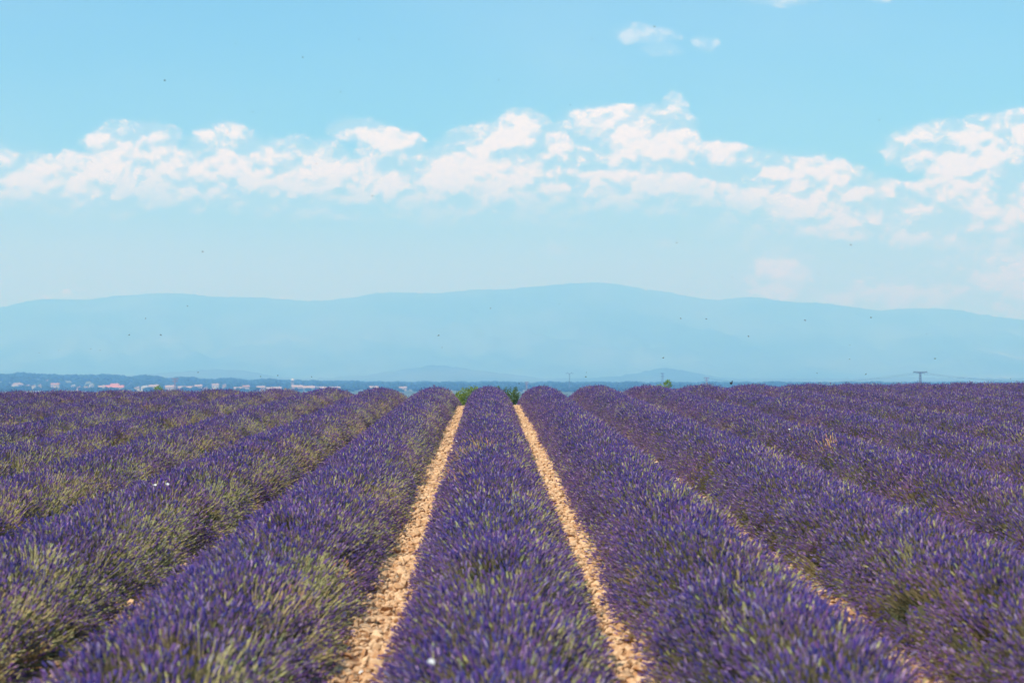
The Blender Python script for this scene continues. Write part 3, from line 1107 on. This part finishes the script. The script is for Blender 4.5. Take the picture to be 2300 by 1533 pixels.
def pylon(px, top_py, d, arm, label, style='lattice', mat=None, thick=0.16, rz=0.0):
    mat = mat or M_STEEL
    top = at(px, top_py, d)
    gz = zg1(top.x, top.y)
    H = top.z - gz
    t_ = thing('power_pylon', (top.x, top.y, gz), label, 'pylon', None, rz)
    if style == 'pole':
        mb = MB()
        mb.tube([(0, 0, 0), (.15, 0, H * .55), (0, 0, H * .93)], [.55, .42, .3], 8)
        link('mast', mb.mesh('mast'), t_, mat)
    else:
        b, c = H * 0.085, H * 0.032
        mb = MB()
        for sx in (-1, 1):
            for sy in (-1, 1):
                mb.tube([(sx * b, sy * b, 0), (sx * c, sy * c, H * .7), (sx * c * .8, sy * c * .8, H)], thick, 4)
        link('leg_frame', mb.mesh('leg_frame'), t_, mat)
        br = MB()
        nseg = 9
        for q in range(nseg):
            z0, z1 = H * q / nseg, H * (q + 1) / nseg
            w0 = b + (c - b) * min(z0 / (H * .7), 1)
            w1 = b + (c - b) * min(z1 / (H * .7), 1)
            for (ax, s_) in ((0, 1), (0, -1), (1, 1), (1, -1)):
                for f in (1, -1):
                    p0 = (f * w0, s_ * w0, z0) if ax == 0 else (s_ * w0, f * w0, z0)
                    p1 = (-f * w1, s_ * w1, z1) if ax == 0 else (s_ * w1, -f * w1, z1)
                    br.tube([p0, p1], thick * .7, 3)
        link('bracing', br.mesh('bracing'), t_, mat)
    arms = [H * 0.985] if style == 'tee' else ([H * .97, H * .80] if style == 'lattice' else [H * .95])
    for q, za in enumerate(arms):
        w = arm / 2 * (1.0 if q == 0 else .8)
        mb = MB()
        if style == 'pole':
            for s_ in (-1, 1):
                mb.tube([(0, 0, H * .86), (s_ * w * .6, 0, H * .98), (s_ * w, 0, H * .90)], .22, 4)
        else:
            for s_ in (-1, 1):
                mb.tube([(0, .3, za + .1), (s_ * w, 0, za + .3)], thick, 4)
                mb.tube([(0, -.3, za - H * .035), (s_ * w, 0, za + .1)], thick, 4)
                for u in (.3, .6, .85):
                    mb.tube([(s_ * w * u, 0, za + .1 + .2 * u), (s_ * w * (u - .15), 0, za - H * .035 * (1 - u) + .1 * u)], thick * .6, 3)
        link('crossarm', mb.mesh('crossarm'), t_, mat)
        for s_ in (-1, -.55, .55, 1):
            ins = MB()
            ins.tube([(s_ * w, 0, za + .2), (s_ * w, 0, za - 1.1)], [.16, .1], 5)
            link('insulator', ins.mesh('insulator'), t_, mat)
    return t_, H


py1, H1 = pylon(2067, 834.5, 2150, 12.5, 'largest steel pylon with a wide flat crossarm, far right above the lavender', 'tee', None, .34)
py2, H2 = pylon(1587, 847, 3300, 6.5, 'small thin lattice pylon between the yellow green shrub and the largest pylon', 'lattice', M_RUST, .30)
pylon(1488, 837, 3600, 5.5, 'faint pylon standing right behind the yellow green shrub', 'lattice', None, .26)
pylon(1279, 835, 3100, 9.0, 'dark single mast pylon with drooping arms right of the paths', 'pole', None)
pylon(393, 849, 2600, 7.5, 'brown lattice pylon in front of the village', 'lattice', M_RUST, .30)
pylon(1183, 857, 2900, 4.5, 'tiny brown pylon peeping over the first row right of the middle', 'lattice', M_RUST, .30)
py3, H3 = pylon(2560, 838, 2300, 12.5, 'steel pylon beyond the right edge of the view', 'tee', None, .34)


def cable(a, b, sag, label, group):
    mb = MB()
    pts = []
    for q in range(25):
        u = q / 24
        p = a.lerp(b, u)
        p.z -= sag * 4 * u * (1 - u)
        pts.append(p)
    mb.tube(pts, 0.05, 4)
    o = link('power_cable', mb.mesh('power_cable'), None, M_CABLE)
    tag(o, label, 'power cable', group)


for s_ in (-6.2, 0, 6.2):
    a_ = Vector(py1.location) + Vector((s_, 0, H1 - 1))
    cable(a_, Vector(py2.location) + Vector((s_ * .5, 0, H2 - 1)), 9, 'thin faint cable sagging left from the largest pylon', 'cables left of the largest pylon')
    cable(a_, Vector(py3.location) + Vector((s_, 0, H3 - 1)), 7, 'thin faint cable sagging right from the largest pylon', 'cables right of the largest pylon')

# ------------------------------------------------------------------ butterflies and bees
M_WING = simple_mat('white_wing', (.62, .63, .61), .6, .05)
M_BODY = simple_mat('insect_body', (.03, .025, .02), .6)
m, t, out = new_mat('bee_wing')
tb = t.n.new('ShaderNodeBsdfTransparent')
db = t.n.new('ShaderNodeBsdfDiffuse')
db.inputs[0].default_value = (.12, .12, .12, 1)
ms = t.n.new('ShaderNodeMixShader')
ms.inputs[0].default_value = .5
t.l.new(tb.outputs[0], ms.inputs[1]); t.l.new(db.outputs[0], ms.inputs[2]); t.l.new(ms.outputs[0], out.inputs[0])
M_BWING = m


def wing_mesh(s, length, width, droop):
    v = []
    for q in range(9):
        a = math.pi * q / 8
        v.append((s * (0.1 + math.sin(a)) * length * .9, -math.cos(a) * width, math.sin(a) * length * droop))
    v2 = [(x, y, z + 0.0006) for x, y, z in v]
    n = len(v)
    f = [tuple(range(n)), tuple(range(2 * n - 1, n - 1, -1))]
    f += [(q, q + n, (q + 1) % n + n, (q + 1) % n) for q in range(n)]
    return mesh_np('wing', v + v2, f)


def body_mesh(L, r_):
    mb = MB()
    mb.tube([(0, -L * .5, 0), (0, -L * .35, 0), (0, -L * .1, 0), (0, .02 * L, 0), (0, L * .15, 0), (0, L * .27, 0), (0, L * .33, 0), (0, L * .45, 0), (0, L * .5, 0)],
            [r_ * .2, r_ * .8, r_, r_ * .5, r_ * .9, r_ * .85, r_ * .5, r_ * .6, r_ * .2], 7)
    return mb.mesh('body', True)


def insect(name, loc, label, cat, group, size, wings, body, mats, rot):
    t_ = thing(name, loc, label, cat, group)
    t_.rotation_euler = rot
    t_.scale = (size * (0.85 if name == 'white_butterfly' else 1.0),) * 3
    o = link('body', body, t_)
    for w_ in wings:
        link('wing', w_, t_)
    return t_


bw = [wing_mesh(s_, .024, .018, .35) for s_ in (-1, 1)]
bb = body_mesh(.022, .0022)
for w_ in bw: w_.materials.append(M_WING)
bb.materials.append(M_BODY)
BFLY = [(347, 1089, 'left one of the two white butterflies on the left rows', 1.1), (375, 1087, 'right one of the two white butterflies on the left rows', 1.0),
        (1772, 964, 'left one of two white butterflies on the far right rows', 1.1), (1822, 969, 'right one of two white butterflies on the far right rows', 1.3),
        (873, 1480, 'white butterfly low on the middle row beside the left path', 1.0), (967, 1487, 'white butterfly on the near end of the middle row', 1.0),
        (175, 1457, 'white butterfly at the bottom left beside the stony gap', 1.0), (812, 1509, 'white butterfly resting on stones at the near end of the left path', 1.0),
        (1024, 990, 'tiny white butterfly on the middle row beside the tan dried stems', 1.0), (560, 879, 'tiny white butterfly far off by the village', 1.4)]
for q, (px, py, lab, s_) in enumerate(BFLY):
    p = at_ground(px, py, 0.03 if px == 812 else (0.84 if py > 1300 else 0.78))
    d_ = 0.985
    p = Vector(cam.location).lerp(p, d_)
    insect('white_butterfly', p, lab, 'butterfly', None, s_, bw, bb, None, (random.uniform(.2, .7), random.uniform(-.3, .3), random.uniform(0, 6)))

ew = [wing_mesh(s_, .0095, .0032, .3) for s_ in (-1, 1)]
eb = body_mesh(.016, .0034)
for w_ in ew: w_.materials.append(M_BWING)
eb.materials.append(M_BODY)
BEES = [(191, 160), (370, 181), (512, 298), (680, 129), (529, 98), (718, 266), (568, 252), (206, 364), (711, 368), (836, 440), (455, 565), (546, 536), (892, 600),
        (421, 687), (327, 715), (361, 752), (204, 783), (225, 786), (132, 786), (290, 752), (88, 792), (765, 207), (806, 89), (886, 89), (1281, 236), (1330, 88), (1412, 157),
        (1416, 521), (1271, 557), (1520, 545), (1644, 623), (1600, 545), (1838, 614), (1808, 719), (1911, 550), (1975, 270), (2010, 100), (1956, 713), (2081, 750),
        (1102, 692), (985, 753), (993, 780), (1256, 683), (1586, 716), (1529, 715), (1681, 755), (1909, 775), (2100, 805), (1835, 838), (1316, 846), (1317, 836),
        (1490, 803), (1908, 806), (700, 846), (624, 843), (445, 836), (585, 845), (2270, 850), (1945, 840), (1166, 861), (1750, 340), (1470, 60), (250, 60), (1120, 180)]
for q, (px, py) in enumerate(BEES):
    d_ = random.uniform(26, 46)
    insect('bee', at(px, py, d_), 'tiny dark bee flying in the air above the lavender field', 'bee', 'bees in flight over the field', random.uniform(1.0, 1.7),
           ew, eb, None, (random.uniform(-.6, .6), random.uniform(-.6, .6), random.uniform(0, 6)))

# small dark bird on the lavender crest
p = at_ground(1643, 864, 0.74)
p = at(1643, 861, 79)
t_ = thing('bird', p, 'small dark bird perched on the lavender right of the shrub', 'bird', None, 1.2)
mb = MB()
mb.tube([(-.10, 0, -.01), (-.06, 0, .0), (0, 0, .01), (.05, 0, .03), (.075, 0, .055)], [.008, .022, .034, .026, .012], 8)
mb.tube([(.06, 0, .055), (.085, 0, .075), (.105, 0, .07), (.125, 0, .062)], [.012, .022, .014, .002], 8)
link('body', mb.mesh('body', True), t_, M_BODY)
mb = MB()
mb.add([(-.09, -.008, .0), (-.09, .008, 0), (-.19, .014, -.03), (-.19, -.014, -.03), (-.09, -.008, .006), (-.09, .008, .006), (-.19, .014, -.026), (-.19, -.014, -.026)],
       [(0, 1, 2, 3), (7, 6, 5, 4), (0, 4, 5, 1), (1, 5, 6, 2), (2, 6, 7, 3), (3, 7, 4, 0)])
link('tail', mb.mesh('tail'), t_, M_BODY)
for s_ in (-1, 1):
    mb = MB()
    mb.add([(.04, s_ * .03, .03), (-.02, s_ * .045, .06), (-.10, s_ * .03, .05), (-.03, s_ * .038, -.005)], [(0, 1, 2, 3)])
    w_ = mb.mesh('wing')
    w = link('wing', w_, t_, M_BODY)
    sm = w.modifiers.new('thickness', 'SOLIDIFY')
    sm.thickness = 0.008

# ------------------------------------------------------------------ haze
HAZE_DENSITY = 2.8e-4
m, t, out = new_mat('haze')
pv = t.n.new('ShaderNodeVolumePrincipled')
pv.inputs['Color'].default_value = (0.185, 0.45, 1.0, 1)
pv.inputs['Absorption Color'].default_value = (0.80, 0.84, 1, 1)
pv.inputs['Density'].default_value = HAZE_DENSITY
pv.inputs['Anisotropy'].default_value = 0.0
t.l.new(pv.outputs[0], out.inputs['Volume'])
mb = MB()
mb.box(-31000, -31000, -17, 31000, 31000, 790)
hz = link('haze', mb.mesh('haze'), None, m)
tag(hz, kind='stuff')
